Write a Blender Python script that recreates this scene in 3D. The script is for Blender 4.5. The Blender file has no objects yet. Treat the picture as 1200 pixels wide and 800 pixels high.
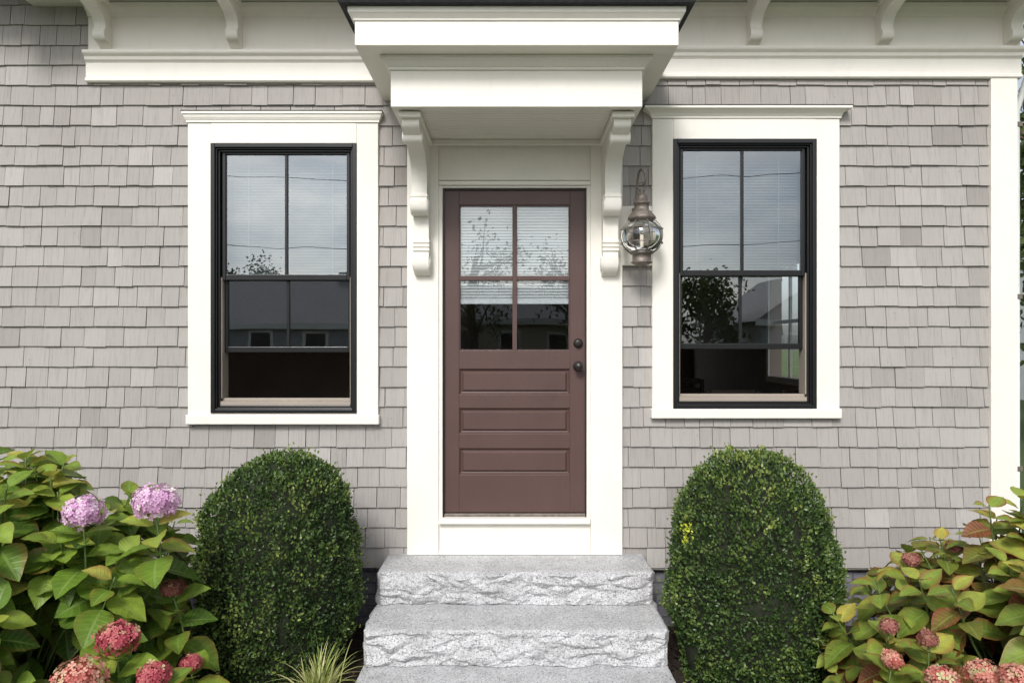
import bpy, math, random
import numpy as np
from mathutils import Vector, noise, Matrix
random.seed(7)
rng = np.random.default_rng(11)
sc = bpy.context.scene
# ------------------------------------------------------------------ survey helpers
D = 4.5; S = 832.5; EYE = 1.8      # wall distance, focal (px), eye height: used to read dimensions off the elevation
def MX(px, p=0.0): return (px-600)*(D-p)/S
def MZ(py, p=0.0): return EYE-(py-405)*(D-p)/S

# ------------------------------------------------------------------ materials
def newmat(name):
    m = bpy.data.materials.new(name); m.use_nodes = True
    nt = m.node_tree; b = nt.nodes['Principled BSDF']
    return m, nt, b
def N(nt, t, **kw):
    n = nt.nodes.new(t)
    for k, v in kw.items():
        if k in n.inputs: n.inputs[k].default_value = v
        else: setattr(n, k, v)
    return n
def ramp(nt, stops, fac=None):
    r = nt.nodes.new('ShaderNodeValToRGB')
    el = r.color_ramp.elements
    while len(el) < len(stops): el.new(0.5)
    for e, (p, c) in zip(el, stops):
        e.position = p; e.color = (c[0], c[1], c[2], 1)
    if fac is not None: nt.links.new(fac, r.inputs['Fac'])
    return r
def mixc(nt, a, b, fac, mode='MIX'):
    m = nt.nodes.new('ShaderNodeMix'); m.data_type = 'RGBA'; m.blend_type = mode
    for idx, v in ((6, a), (7, b), (0, fac)):
        if hasattr(v, 'is_output'): nt.links.new(v, m.inputs[idx])
        elif idx == 0: m.inputs[0].default_value = v
        else: m.inputs[idx].default_value = (v[0], v[1], v[2], 1)
    return m.outputs[2]
def bump(nt, b, h, strength=0.3, dist=0.01):
    n = N(nt, 'ShaderNodeBump', Strength=strength, Distance=dist)
    nt.links.new(h, n.inputs['Height']); nt.links.new(n.outputs[0], b.inputs['Normal']); return n
def objmap(nt, scale=(1,1,1)):
    tc = nt.nodes.new('ShaderNodeTexCoord'); mp = nt.nodes.new('ShaderNodeMapping')
    mp.inputs['Scale'].default_value = scale
    nt.links.new(tc.outputs['Object'], mp.inputs['Vector']); return mp.outputs[0]
def paint(name, col, rough=0.5, var=0.06, sc_=3.0, bumps=0.12, grain=(2,2,60), spec=0.4, dirt=0.0):
    m, nt, b = newmat(name)
    n1 = N(nt, 'ShaderNodeTexNoise', Scale=sc_, Detail=5.0); nt.links.new(objmap(nt), n1.inputs['Vector'])
    lo = [c*(1-var) for c in col]; hi = [min(1, c*(1+var)) for c in col]
    r = ramp(nt, [(0.3, lo), (0.7, hi)], n1.outputs['Fac'])
    out = r.outputs[0]
    if dirt > 0:
        n3 = N(nt, 'ShaderNodeTexNoise', Scale=14.0, Detail=8.0, Roughness=0.7); nt.links.new(objmap(nt,(1,1,0.35)), n3.inputs['Vector'])
        r3 = ramp(nt, [(0.5,(0,0,0)),(0.75,(1,1,1))], n3.outputs['Fac'])
        ml = nt.nodes.new('ShaderNodeMath'); ml.operation='MULTIPLY'; ml.inputs[1].default_value=dirt
        nt.links.new(r3.outputs[0], ml.inputs[0])
        out = mixc(nt, out, [c*0.55 for c in col], ml.outputs[0])
    nt.links.new(out, b.inputs['Base Color'])
    b.inputs['Roughness'].default_value = rough
    b.inputs['Specular IOR Level'].default_value = spec
    n2 = N(nt, 'ShaderNodeTexNoise', Scale=1.0, Detail=4.0); nt.links.new(objmap(nt, grain), n2.inputs['Vector'])
    bump(nt, b, n2.outputs['Fac'], bumps, 0.004)
    return m
M_cream = paint('cream_paint', (0.83,0.795,0.722), 0.5, 0.02, 2.5, 0.18, (6,6,60), dirt=0.12)
M_black = paint('black_frame_paint', (0.012,0.012,0.013), 0.3, 0.1, 5, 0.05)
M_brown = paint('brown_door_paint', (0.094,0.054,0.048), 0.42, 0.09, 3, 0.3, (50,50,4), dirt=.15)
M_tan = paint('tan_sill', (0.36,0.31,0.26), 0.5)
M_roof = paint('asphalt_roof', (0.035,0.035,0.038), 0.9, 0.3, 40, 0.5, (60,60,60))
M_metal = paint('weathered_pewter', (0.20,0.17,0.145), 0.5, 0.3, 40, 0.3, (60,60,60)); M_metal.node_tree.nodes['Principled BSDF'].inputs['Metallic'].default_value=0.4
M_hard = paint('dark_bronze_hardware', (0.02,0.017,0.015), 0.35, 0.1, 10)
M_blind = paint('white_blind', (0.84,0.86,0.87), 0.5, 0.02)
M_shade = paint('grey_window_blind', (0.36,0.38,0.39), 0.6, 0.12, 1.5)
M_int = paint('interior_plaster', (0.42,0.34,0.29), 0.8)
M_floor = paint('interior_wood_floor', (0.20,0.12,0.07), 0.35)
M_dark = paint('dark_furniture', (0.05,0.035,0.028), 0.4)
M_conc = paint('concrete', (0.42,0.40,0.37), 0.85, 0.12, 8, 0.4, (40,40,40))
M_asph = paint('asphalt', (0.05,0.05,0.052), 0.9, 0.2, 20, 0.5, (80,80,80))
M_line = paint('road_paint', (0.7,0.68,0.6), 0.7)
M_bark = paint('bark', (0.11,0.085,0.065), 0.9, 0.4, 12, 0.9, (20,20,4))
M_stem = paint('green_stem', (0.10,0.15,0.04), 0.6, 0.3, 10)
M_core = paint('shrub_dark_core', (0.018,0.022,0.010), 0.9, 0.3, 30)
M_white = paint('white_clapboard', (0.75,0.75,0.73), 0.6); M_grayh = paint('grey_clapboard', (0.34,0.36,0.38), 0.6)
M_beige = paint('beige_clapboard', (0.46,0.40,0.30), 0.6)
M_wing = paint('dark_window', (0.03,0.035,0.04), 0.15)
M_froof = paint('grey_shingle_roof', (0.24,0.24,0.25), 0.9, 0.2, 6, 0.4, (30,30,30))

# shingles
M_sh, nt, b = newmat('weathered_cedar_shingle')
at = N(nt, 'ShaderNodeAttribute', attribute_name='rnd')
r = ramp(nt, [(0.0,(0.315,0.294,0.275)),(0.25,(0.375,0.352,0.331)),(0.75,(0.418,0.394,0.372)),(1.0,(0.468,0.443,0.419))], at.outputs['Fac'])
ns = nt.nodes.new('ShaderNodeTexNoise'); ns.noise_dimensions='4D'; ns.inputs['Scale'].default_value=1.0; ns.inputs['Detail'].default_value=6; ns.inputs['Roughness'].default_value=0.6
nt.links.new(objmap(nt,(110,40,5)), ns.inputs['Vector'])
mw = nt.nodes.new('ShaderNodeMath'); mw.operation='MULTIPLY'; mw.inputs[1].default_value=50; nt.links.new(at.outputs['Fac'], mw.inputs[0]); nt.links.new(mw.outputs[0], ns.inputs['W'])
g = ramp(nt, [(0.25,(0.72,0.72,0.72)),(0.5,(1,1,1)),(0.8,(1.0,0.99,0.98))], ns.outputs['Fac'])
c1 = mixc(nt, r.outputs[0], g.outputs[0], 0.85, 'MULTIPLY')
nb = N(nt, 'ShaderNodeTexNoise', Scale=1.3, Detail=4.0); nt.links.new(objmap(nt), nb.inputs['Vector'])
g2 = ramp(nt, [(0.3,(0.91,0.90,0.895)),(0.7,(1,1,1))], nb.outputs['Fac'])
c2 = mixc(nt, c1, g2.outputs[0], 1.0, 'MULTIPLY')
nk = N(nt, 'ShaderNodeTexVoronoi', Scale=9.0); nt.links.new(objmap(nt,(1.0,1.0,1.0)), nk.inputs['Vector'])
gk = ramp(nt, [(0.0,(0.55,0.5,0.45)),(0.045,(0.75,0.72,0.68)),(0.07,(1,1,1))], nk.outputs['Distance'])
c2 = mixc(nt, c2, gk.outputs[0], 0.5, 'MULTIPLY')
nt.links.new(c2, b.inputs['Base Color']); b.inputs['Roughness'].default_value=0.85; b.inputs['Specular IOR Level'].default_value=0.2
bump(nt, b, ns.outputs['Fac'], 0.6, 0.003)

# granite
def granite(name):
    m, nt, b = newmat(name)
    v = N(nt, 'ShaderNodeTexVoronoi', Scale=190.0); nt.links.new(objmap(nt), v.inputs['Vector'])
    n = N(nt, 'ShaderNodeTexNoise', Scale=90.0, Detail=5.0, Roughness=0.75); nt.links.new(objmap(nt), n.inputs['Vector'])
    n2 = N(nt, 'ShaderNodeTexNoise', Scale=6.0, Detail=8.0, Roughness=.65); nt.links.new(objmap(nt), n2.inputs['Vector'])
    sep = nt.nodes.new('ShaderNodeSeparateColor'); nt.links.new(v.outputs['Color'], sep.inputs[0])
    r = ramp(nt, [(0.0,(0.16,0.16,0.17)),(0.12,(0.34,0.34,0.35)),(0.3,(0.48,0.48,0.49)),(0.8,(0.57,0.57,0.575)),(1.0,(0.68,0.68,0.68))], sep.outputs[0])
    g = ramp(nt, [(0.3,(0.58,0.58,0.60)),(0.48,(1,1,1)),(0.7,(1.06,1.06,1.06))], n.outputs['Fac'])
    c = mixc(nt, r.outputs[0], g.outputs[0], 0.85, 'MULTIPLY')
    g2 = ramp(nt, [(0.3,(0.76,0.755,0.75)),(0.6,(1,1,1))], n2.outputs['Fac'])
    c = mixc(nt, c, g2.outputs[0], 1.0, 'MULTIPLY')
    nt.links.new(c, b.inputs['Base Color']); b.inputs['Roughness'].default_value=0.75
    bump(nt, b, n.outputs['Fac'], 0.25, 0.006)
    return m
M_gran = granite('granite_split')

# foundation bricks
M_fb, nt, b = newmat('painted_brick')
tc = nt.nodes.new('ShaderNodeTexCoord'); sx = nt.nodes.new('ShaderNodeSeparateXYZ'); cx = nt.nodes.new('ShaderNodeCombineXYZ'); ad=nt.nodes.new('ShaderNodeMath')
nt.links.new(tc.outputs['Object'], sx.inputs[0]); nt.links.new(sx.outputs[0], ad.inputs[0]); nt.links.new(sx.outputs[1], ad.inputs[1]); nt.links.new(ad.outputs[0], cx.inputs[0]); nt.links.new(sx.outputs[2], cx.inputs[1])
br = N(nt, 'ShaderNodeTexBrick', Scale=1.0); br.inputs['Brick Width'].default_value=0.21; br.inputs['Row Height'].default_value=0.072; br.inputs['Mortar Size'].default_value=0.006; br.inputs['Mortar Smooth'].default_value=0.4
br.inputs['Color1'].default_value=(0.155,0.155,0.175,1); br.inputs['Color2'].default_value=(0.20,0.20,0.22,1); br.inputs['Mortar'].default_value=(0.11,0.11,0.125,1)
nt.links.new(cx.outputs[0], br.inputs['Vector'])
n = N(nt, 'ShaderNodeTexNoise', Scale=30.0, Detail=6.0); nt.links.new(tc.outputs['Object'], n.inputs['Vector'])
gg = ramp(nt, [(0.35,(0.8,0.8,0.8)),(0.75,(1.3,1.27,1.22))], n.outputs['Fac'])
nt.links.new(mixc(nt, br.outputs[0], gg.outputs[0], 1.0, 'MULTIPLY'), b.inputs['Base Color'])
inv = nt.nodes.new('ShaderNodeMath'); inv.operation='SUBTRACT'; inv.inputs[0].default_value=1; nt.links.new(br.outputs['Fac'], inv.inputs[1])
ad2 = nt.nodes.new('ShaderNodeMath'); ad2.operation='MULTIPLY_ADD'; ad2.inputs[1].default_value=0.3; nt.links.new(n.outputs['Fac'], ad2.inputs[0]); nt.links.new(inv.outputs[0], ad2.inputs[2])
bump(nt, b, ad2.outputs[0], 0.8, 0.008); b.inputs['Roughness'].default_value=0.7

# glass
def glassmat(name, base=0.16, tint=(0.85,0.9,0.9), wav=0.25):
    m = bpy.data.materials.new(name); m.use_nodes=True; nt=m.node_tree; nt.nodes.clear()
    o = nt.nodes.new('ShaderNodeOutputMaterial'); mx = nt.nodes.new('ShaderNodeMixShader')
    tr = nt.nodes.new('ShaderNodeBsdfTransparent'); tr.inputs[0].default_value=(*tint,1)
    gl = nt.nodes.new('ShaderNodeBsdfGlossy'); gl.inputs['Roughness'].default_value=0.0; gl.inputs[0].default_value=(0.93,0.98,1,1)
    fr = nt.nodes.new('ShaderNodeFresnel'); fr.inputs[0].default_value=1.5
    a = nt.nodes.new('ShaderNodeMath'); a.inputs[1].default_value=base; nt.links.new(fr.outputs[0], a.inputs[0])
    n = N(nt,'ShaderNodeTexNoise', Scale=1.6, Detail=1.0); nt.links.new(objmap(nt), n.inputs['Vector'])
    bp = N(nt,'ShaderNodeBump', Strength=wav, Distance=0.01); nt.links.new(n.outputs[0], bp.inputs['Height']); nt.links.new(bp.outputs[0], gl.inputs['Normal'])
    nt.links.new(a.outputs[0], mx.inputs[0]); nt.links.new(tr.outputs[0], mx.inputs[1]); nt.links.new(gl.outputs[0], mx.inputs[2]); nt.links.new(mx.outputs[0], o.inputs[0])
    return m
M_glass = glassmat('window_glass', 0.20, (0.74,0.80,0.82))
M_dglass = glassmat('door_glass', 0.10, (0.95,0.97,0.97))
M_globe = glassmat('lantern_glass', 0.03, (0.88,0.86,0.83))

def leafmat(name, stops, rough=0.45, veins=False, transl=0.25, attr='rnd', vein_col=(0.3,0.4,0.12)):
    m, nt, b = newmat(name)
    at = N(nt, 'ShaderNodeAttribute', attribute_name=attr)
    r = ramp(nt, stops, at.outputs['Fac']); col = r.outputs[0]
    if veins:
        lv = N(nt, 'ShaderNodeAttribute', attribute_name='luv')
        s = nt.nodes.new('ShaderNodeSeparateXYZ'); nt.links.new(lv.outputs['Vector'], s.inputs[0])
        def math_(op, a, b_=None):
            q = nt.nodes.new('ShaderNodeMath'); q.operation = op
            for i, v in enumerate((a, b_)):
                if v is None: continue
                if hasattr(v,'is_output'): nt.links.new(v, q.inputs[i])
                else: q.inputs[i].default_value = v
            return q.outputs[0]
        ab = math_('ABSOLUTE', s.outputs[0])
        ph = math_('SUBTRACT', s.outputs[1], math_('MULTIPLY', ab, 0.16))
        sn = math_('SINE', math_('MULTIPLY', ph, 50.0))
        lat = math_('POWER', math_('ADD', math_('MULTIPLY', sn, 0.5), 0.5), 8.0)
        mid = math_('LESS_THAN', ab, 0.07)
        v = math_('MAXIMUM', math_('MULTIPLY', lat, 0.45), mid)
        n = N(nt, 'ShaderNodeTexNoise', Scale=25.0, Detail=4.0); nt.links.new(objmap(nt), n.inputs['Vector'])
        gg = ramp(nt, [(0.3,(0.75,0.75,0.7)),(0.7,(1.15,1.1,1.05))], n.outputs['Fac'])
        col = mixc(nt, col, gg.outputs[0], 1.0, 'MULTIPLY')
        ed = ramp(nt, [(0.45,(0,0,0)),(1.0,(1,1,1))], ab)
        e2 = math_('MULTIPLY', ed.outputs[0], s.outputs[2])
        col = mixc(nt, col, (0.28,0.06,0.035), e2)
        col = mixc(nt, col, vein_col, math_('MULTIPLY', v, 0.5))
        bump(nt, b, math_('MULTIPLY', v, -1.0), 0.5, 0.004)
    nt.links.new(col, b.inputs['Base Color']); b.inputs['Roughness'].default_value = rough
    b.inputs['Specular IOR Level'].default_value = 0.4
    if transl > 0:
        t = nt.nodes.new('ShaderNodeBsdfTranslucent'); nt.links.new(col, t.inputs[0])
        mx = nt.nodes.new('ShaderNodeMixShader'); mx.inputs[0].default_value = transl
        o = [n for n in nt.nodes if n.type=='OUTPUT_MATERIAL'][0]
        nt.links.new(b.outputs[0], mx.inputs[1]); nt.links.new(t.outputs[0], mx.inputs[2]); nt.links.new(mx.outputs[0], o.inputs[0])
    return m
M_box = leafmat('boxwood_leaf', [(0,(0.026,0.055,0.013)),(0.4,(0.055,0.100,0.021)),(0.75,(0.112,0.165,0.036)),(0.94,(0.22,0.27,0.06)),(1.0,(0.55,0.60,0.06))], 0.38, transl=0.0)
M_hyd = leafmat('hydrangea_leaf', [(0,(0.055,0.13,0.018)),(0.35,(0.13,0.24,0.028)),(0.7,(0.24,0.36,0.045)),(0.92,(0.38,0.47,0.07)),(1,(0.47,0.45,0.09))], 0.42, True, 0.3)
M_hyd2 = leafmat('hydrangea_leaf_autumn', [(0,(0.20,0.05,0.03)),(0.2,(0.22,0.11,0.035)),(0.34,(0.16,0.25,0.035)),(0.8,(0.32,0.42,0.065)),(1,(0.52,0.47,0.09))], 0.42, True, 0.3)
M_flil = leafmat('lavender_petals', [(0,(0.58,0.30,0.52)),(0.5,(0.76,0.46,0.68)),(0.85,(0.85,0.66,0.80)),(1,(0.85,0.76,0.70))], 0.6, transl=0.25)
M_fred = leafmat('crimson_petals', [(0,(0.26,0.03,0.05)),(0.5,(0.52,0.09,0.12)),(0.85,(0.66,0.24,0.22)),(1,(0.62,0.45,0.26))], 0.6, transl=0.25)
M_fcor = leafmat('coral_petals', [(0,(0.42,0.08,0.07)),(0.35,(0.62,0.20,0.16)),(0.7,(0.72,0.40,0.30)),(1,(0.58,0.54,0.28))], 0.6, transl=0.25)
M_fdry = leafmat('dried_petals', [(0,(0.20,0.05,0.05)),(0.5,(0.36,0.13,0.11)),(1,(0.42,0.26,0.15))], 0.7, transl=0.2)
M_grass = leafmat('variegated_grass', [(0,(0.16,0.24,0.05)),(0.5,(0.38,0.42,0.12)),(1,(0.65,0.62,0.32))], 0.5, transl=0.25)
M_tree = leafmat('tree_leaf', [(0,(0.03,0.06,0.015)),(0.6,(0.07,0.11,0.025)),(1,(0.12,0.15,0.04))], 0.6, transl=0.2)
M_chip = leafmat('mulch_chips', [(0,(0.018,0.011,0.008)),(0.6,(0.05,0.03,0.02)),(1,(0.13,0.085,0.055))], 0.9, transl=0.0)

def groundmat(name, a, b_, c_, s1, s2):
    m, nt, b = newmat(name)
    n = N(nt, 'ShaderNodeTexNoise', Scale=s1, Detail=8.0, Roughness=0.7); nt.links.new(objmap(nt), n.inputs['Vector'])
    n2 = N(nt, 'ShaderNodeTexNoise', Scale=s2, Detail=3.0); nt.links.new(objmap(nt), n2.inputs['Vector'])
    r = ramp(nt, [(0.3,a),(0.5,b_),(0.75,c_)], n.outputs['Fac'])
    g = ramp(nt, [(0.3,(0.7,0.7,0.7)),(0.7,(1.1,1.1,1.1))], n2.outputs['Fac'])
    nt.links.new(mixc(nt, r.outputs[0], g.outputs[0], 1.0, 'MULTIPLY'), b.inputs['Base Color'])
    b.inputs['Roughness'].default_value=0.95; bump(nt, b, n.outputs['Fac'], 0.8, 0.02); return m
M_lawn = groundmat('lawn', (0.035,0.06,0.015),(0.06,0.10,0.025),(0.10,0.13,0.04), 60, 0.3)
M_mulch = groundmat('mulch', (0.012,0.008,0.006),(0.035,0.022,0.015),(0.07,0.045,0.03), 60, 3)

# ------------------------------------------------------------------ mesh helpers
def empty(name, loc=(0,0,0)):
    e = bpy.data.objects.new(name, None); e.location = loc; sc.collection.objects.link(e); return e
def mesh(name, V, F, mat=None, parent=None, smooth=False, bevel=0.0):
    me = bpy.data.meshes.new(name); me.from_pydata(V, [], F); me.update()
    o = bpy.data.objects.new(name, me); sc.collection.objects.link(o)
    if mat: me.materials.append(mat)
    if parent is not None:
        o.parent = parent; o.matrix_parent_inverse = Matrix.Translation(-Vector(parent.location))
    if smooth: me.polygons.foreach_set('use_smooth', [True]*len(me.polygons))
    if bevel > 0:
        bm = o.modifiers.new('bev','BEVEL'); bm.width = bevel; bm.segments = 2; bm.limit_method='ANGLE'
    return o
BF = [(0,3,2,1),(4,5,6,7),(0,1,5,4),(1,2,6,5),(2,3,7,6),(3,0,4,7)]
def bverts(x0,x1,y0,y1,z0,z1):
    return [(x0,y0,z0),(x1,y0,z0),(x1,y1,z0),(x0,y1,z0),(x0,y0,z1),(x1,y0,z1),(x1,y1,z1),(x0,y1,z1)]
def box(name, x0,x1,y0,y1,z0,z1, mat, parent=None, bevel=0.003):
    if x0>x1: x0,x1=x1,x0
    if y0>y1: y0,y1=y1,y0
    if z0>z1: z0,z1=z1,z0
    return mesh(name, bverts(x0,x1,y0,y1,z0,z1), BF, mat, parent, False, bevel)
def boxes(name, L, mat, parent=None, bevel=0.0):
    V=[];F=[]
    for b_ in L:
        k=len(V); V+=bverts(*b_); F+=[tuple(i+k for i in f) for f in BF]
    return mesh(name,V,F,mat,parent,False,bevel)
def ext(name, pts, x0, x1, mat, parent=None, bevel=0.0):
    n=len(pts); V=[(x0,-p,z) for p,z in pts]+[(x1,-p,z) for p,z in pts]
    F=[tuple(range(n)), tuple(range(2*n-1,n-1,-1))]+[(i,i+n,(i+1)%n+n,(i+1)%n) for i in range(n)]
    o=mesh(name,V,F,mat,parent,False,bevel)
    import bmesh
    bm=bmesh.new(); bm.from_mesh(o.data); bmesh.ops.recalc_face_normals(bm,faces=bm.faces); bm.to_mesh(o.data); bm.free()
    return o
def lathe(name, prof, c, mat, parent=None, seg=32, smooth=True):
    V=[];F=[]
    for r_,z in prof:
        for i in range(seg):
            a=2*math.pi*i/seg; V.append((c[0]+r_*math.cos(a), c[1]+r_*math.sin(a), c[2]+z))
    for j in range(len(prof)-1):
        for i in range(seg):
            F.append((j*seg+i, j*seg+(i+1)%seg, (j+1)*seg+(i+1)%seg, (j+1)*seg+i))
    return mesh(name,V,F,mat,parent,smooth)
def tube(name, pts, rad, mat, parent=None, seg=8, closed=False):
    V=[];F=[]; n=len(pts); P=[Vector(p) for p in pts]
    rads = rad if hasattr(rad,'__len__') else [rad]*n
    up=Vector((0.13,0.31,0.94)).normalized()
    for i,p in enumerate(P):
        if closed: t=(P[(i+1)%n]-P[i-1])
        else: t=P[min(i+1,n-1)]-P[max(i-1,0)]
        t.normalize()
        a=t.cross(up)
        if a.length<0.05: a=t.cross(Vector((1,0,0)))
        a.normalize(); b_=t.cross(a)
        for k in range(seg):
            an=2*math.pi*k/seg; V.append(tuple(p+(a*math.cos(an)+b_*math.sin(an))*rads[i]))
    m_=n if closed else n-1
    for i in range(m_):
        j=(i+1)%n
        for k in range(seg): F.append((i*seg+k,i*seg+(k+1)%seg,j*seg+(k+1)%seg,j*seg+k))
    if not closed: F.append(tuple(range(seg))); F.append(tuple(range((n-1)*seg,n*seg)))
    return mesh(name,V,F,mat,parent,True)
def catmull(P, k=6):
    P=[np.array(p,float) for p in P]; out=[]
    for i in range(len(P)-1):
        p0=P[max(i-1,0)];p1=P[i];p2=P[i+1];p3=P[min(i+2,len(P)-1)]
        for j in range(k):
            t=j/k; out.append(tuple(0.5*((2*p1)+(-p0+p2)*t+(2*p0-5*p1+4*p2-p3)*t*t+(-p0+3*p1-3*p2+p3)*t**3)))
    out.append(tuple(P[-1])); return out
def scatter(name, P, Dr, Nn, L, W, tv, tf, rnd, mat, parent=None, smooth=False, luvz=None):
    """a small template (t along Dr, s across, h along normal) at every point, as one mesh"""
    P=np.asarray(P,float); Dr=np.asarray(Dr,float); Nn=np.asarray(Nn,float)
    Dr=Dr/(np.linalg.norm(Dr,axis=1,keepdims=True)+1e-9)
    Nn=Nn-(Nn*Dr).sum(1,keepdims=True)*Dr; Nn/= (np.linalg.norm(Nn,axis=1,keepdims=True)+1e-9)
    B=np.cross(Nn,Dr); L=np.broadcast_to(L,(len(P),)); W=np.broadcast_to(W,(len(P),))
    tv=np.asarray(tv,float); n=len(P); m=len(tv)
    V=P[:,None,:]+Dr[:,None,:]*(tv[None,:,0,None]*L[:,None,None])+B[:,None,:]*(tv[None,:,1,None]*W[:,None,None])+Nn[:,None,:]*(tv[None,:,2,None]*L[:,None,None])
    V=V.reshape(-1,3)
    F=[]
    offs=np.arange(n)*m
    for f in tf: F.append((np.array(f)[None,:]+offs[:,None]).tolist())
    F=[tuple(q) for grp in F for q in grp]
    o=mesh(name,V.tolist(),F,mat,parent,smooth)
    a=o.data.attributes.new('rnd','FLOAT','POINT'); a.data.foreach_set('value', np.repeat(rnd,m).astype(np.float32))
    if tv.shape[1]>3:
        u=np.zeros((n,m,3),np.float32); u[:,:,0]=tv[None,:,3]; u[:,:,1]=tv[None,:,0]; u[:,:,2]=(0 if luvz is None else np.asarray(luvz)[:,None])
        a=o.data.attributes.new('luv','FLOAT_VECTOR','POINT'); a.data.foreach_set('vector', u.reshape(-1))
    return o
SMALL_T=[(0,0,0),(0.35,0.5,0.07),(0.75,0.38,0.06),(1,0,-0.04),(0.75,-0.38,0.06),(0.35,-0.5,0.07),(0.5,0,-0.03)]
SMALL_F=[(0,1,6),(1,2,6),(2,3,6),(3,4,6),(4,5,6),(5,0,6)]

# ================================================================== HOUSE
house = empty('shingled_house')
LW=dict(x0=247,x1=418,y0=168,y1=484, c0=220,c1=443,cy0=133,cy1=497, k0=210,k1=453)
RW=dict(x0=789,x1=957,y0=163,y1=479, c0=764.5,c1=984,cy0=128,cy1=490, k0=756,k1=995)
cas=0.045
def rect(w, a,b_,c,d, p): return (MX(w[a],p),MX(w[b_],p),MZ(w[d],p),MZ(w[c],p))
openings=[rect(LW,'x0','x1','y0','y1',cas), rect(RW,'x0','x1','y0','y1',cas), (MX(515),MX(691),0.5,MZ(216))]
HX0,HX1=-6.0,MX(1183); HZ0,HZ1=0.40,4.0
xs=sorted({HX0,HX1}|{v for o in openings for v in o[:2]}); zs=sorted({HZ0,HZ1}|{v for o in openings for v in o[2:]})
L=[]
for i in range(len(xs)-1):
    for j in range(len(zs)-1):
        cx_,cz_=(xs[i]+xs[i+1])/2,(zs[j]+zs[j+1])/2
        if any(o[0]<cx_<o[1] and o[2]<cz_<o[3] for o in openings): continue
        L.append((xs[i],xs[i+1],0,0.14,zs[j],zs[j+1]))
boxes('wall_sheathing',L,M_int,house)
HY1=7.5
R0=HX1-.14
boxes('side_and_back_walls',[(HX0,HX0+0.14,0.14,2.0,0.4,4.0),(HX0,HX0+0.14,2.0,3.0,0.4,1.3),(HX0,HX0+0.14,2.0,3.0,2.7,4.0),(HX0,HX0+0.14,3.0,HY1,0.4,4.0),
   (R0,HX1,0.14,1.2,.4,4.0),(R0,HX1,1.2,2.1,.4,1.45),(R0,HX1,1.2,2.1,2.7,4.0),(R0,HX1,2.1,2.9,.4,4.0),
   (R0,HX1,2.9,3.8,.4,1.45),(R0,HX1,2.9,3.8,2.7,4.0),(R0,HX1,3.8,HY1,.4,4.0),
   (HX0+0.14,R0,HY1-0.14,HY1,0.4,1.2),(HX0+.14,R0,HY1-0.14,HY1,2.6,4.0),
   (HX0+.14,1.75,HY1-0.14,HY1,1.2,2.6),(2.1,2.35,HY1-0.14,HY1,1.2,2.6),(2.75,R0,HY1-0.14,HY1,1.2,2.6)],M_int,house)
for a in (1.2,2.9):
    boxes('side_window_frame',[(R0-.02,R0-.001,a-.07,a-.001,1.38,2.77),(R0-.02,R0-.001,a+.901,a+.97,1.38,2.77),(R0-.02,R0-.001,a,a+.9,1.38,1.449),(R0+.05,R0+.08,a+.435,a+.465,1.45,2.7),(R0+.05,R0+.08,a,a+.435,2.05,2.09),(R0+.05,R0+.08,a+.465,a+.9,2.05,2.09)],M_cream,house)
boxes('interior_floor',[(HX0+.14,R0,0.14,HY1-.14,0.42,0.52)],M_floor,house)
boxes('interior_ceiling',[(HX0+.14,R0,0.14,HY1-.14,3.15,3.25)],M_int,house)
boxes('interior_partition',[(-0.75,-0.65,0.14,HY1-.14,0.52,3.15),(0.95,1.0,0.14,3.0,0.52,3.15),(-5.8,-.751,3.2,3.3,.52,3.15)],M_int,house)
boxes('foundation',[(HX0,HX1-0.01,0.03,0.2,-0.3,0.4),(HX0,HX0+.2,0.2,HY1,-0.3,0.4),(HX1-.21,HX1-0.01,0.2,HY1,-0.3,0.4)],M_fb,house)
# shingles --------------------------------------------------------
V=[];F=[];RN=[]
def add_shingle(xa,xb,z,h,rn,side=None):
    k=len(V)
    pb=0.026+random.uniform(-.002,.004); pt=0.010; th=0.012
    dz=random.uniform(-.0028,.0028); sk=random.uniform(-.001,.001)
    vv=[(xa,-pb,z+dz-sk),(xb,-pb,z+dz+sk),(xb,-pb+th,z+dz+sk),(xa,-pb+th,z+dz-sk),
        (xa,-pt,z+h),(xb,-pt,z+h),(xb,-pt+0.008,z+h),(xa,-pt+0.008,z+h)]
    if side is not None: vv=[(side - v[1], v[0], v[2]) for v in vv]
    V.extend(vv); F.extend([tuple(i+k for i in f) for f in BF]); RN.extend([rn]*8)
cut=[(MX(LW['c0'],.04)+.02,MX(LW['c1'],.04)-.02,MZ(LW['cy1'],.04)+.02,MZ(LW['cy0'],.04)-.02),
     (MX(RW['c0'],.04)+.02,MX(RW['c1'],.04)-.02,MZ(RW['cy1'],.04)+.02,MZ(RW['cy0'],.04)-.02),
     (MX(477,.04)+.015,MX(729,.04)-.015,0.3,3.3),(MX(1162),9,0.3,3.6),(MX(112),9,3.52,9)]
expo=0.1265; z=0.405; row=0
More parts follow.
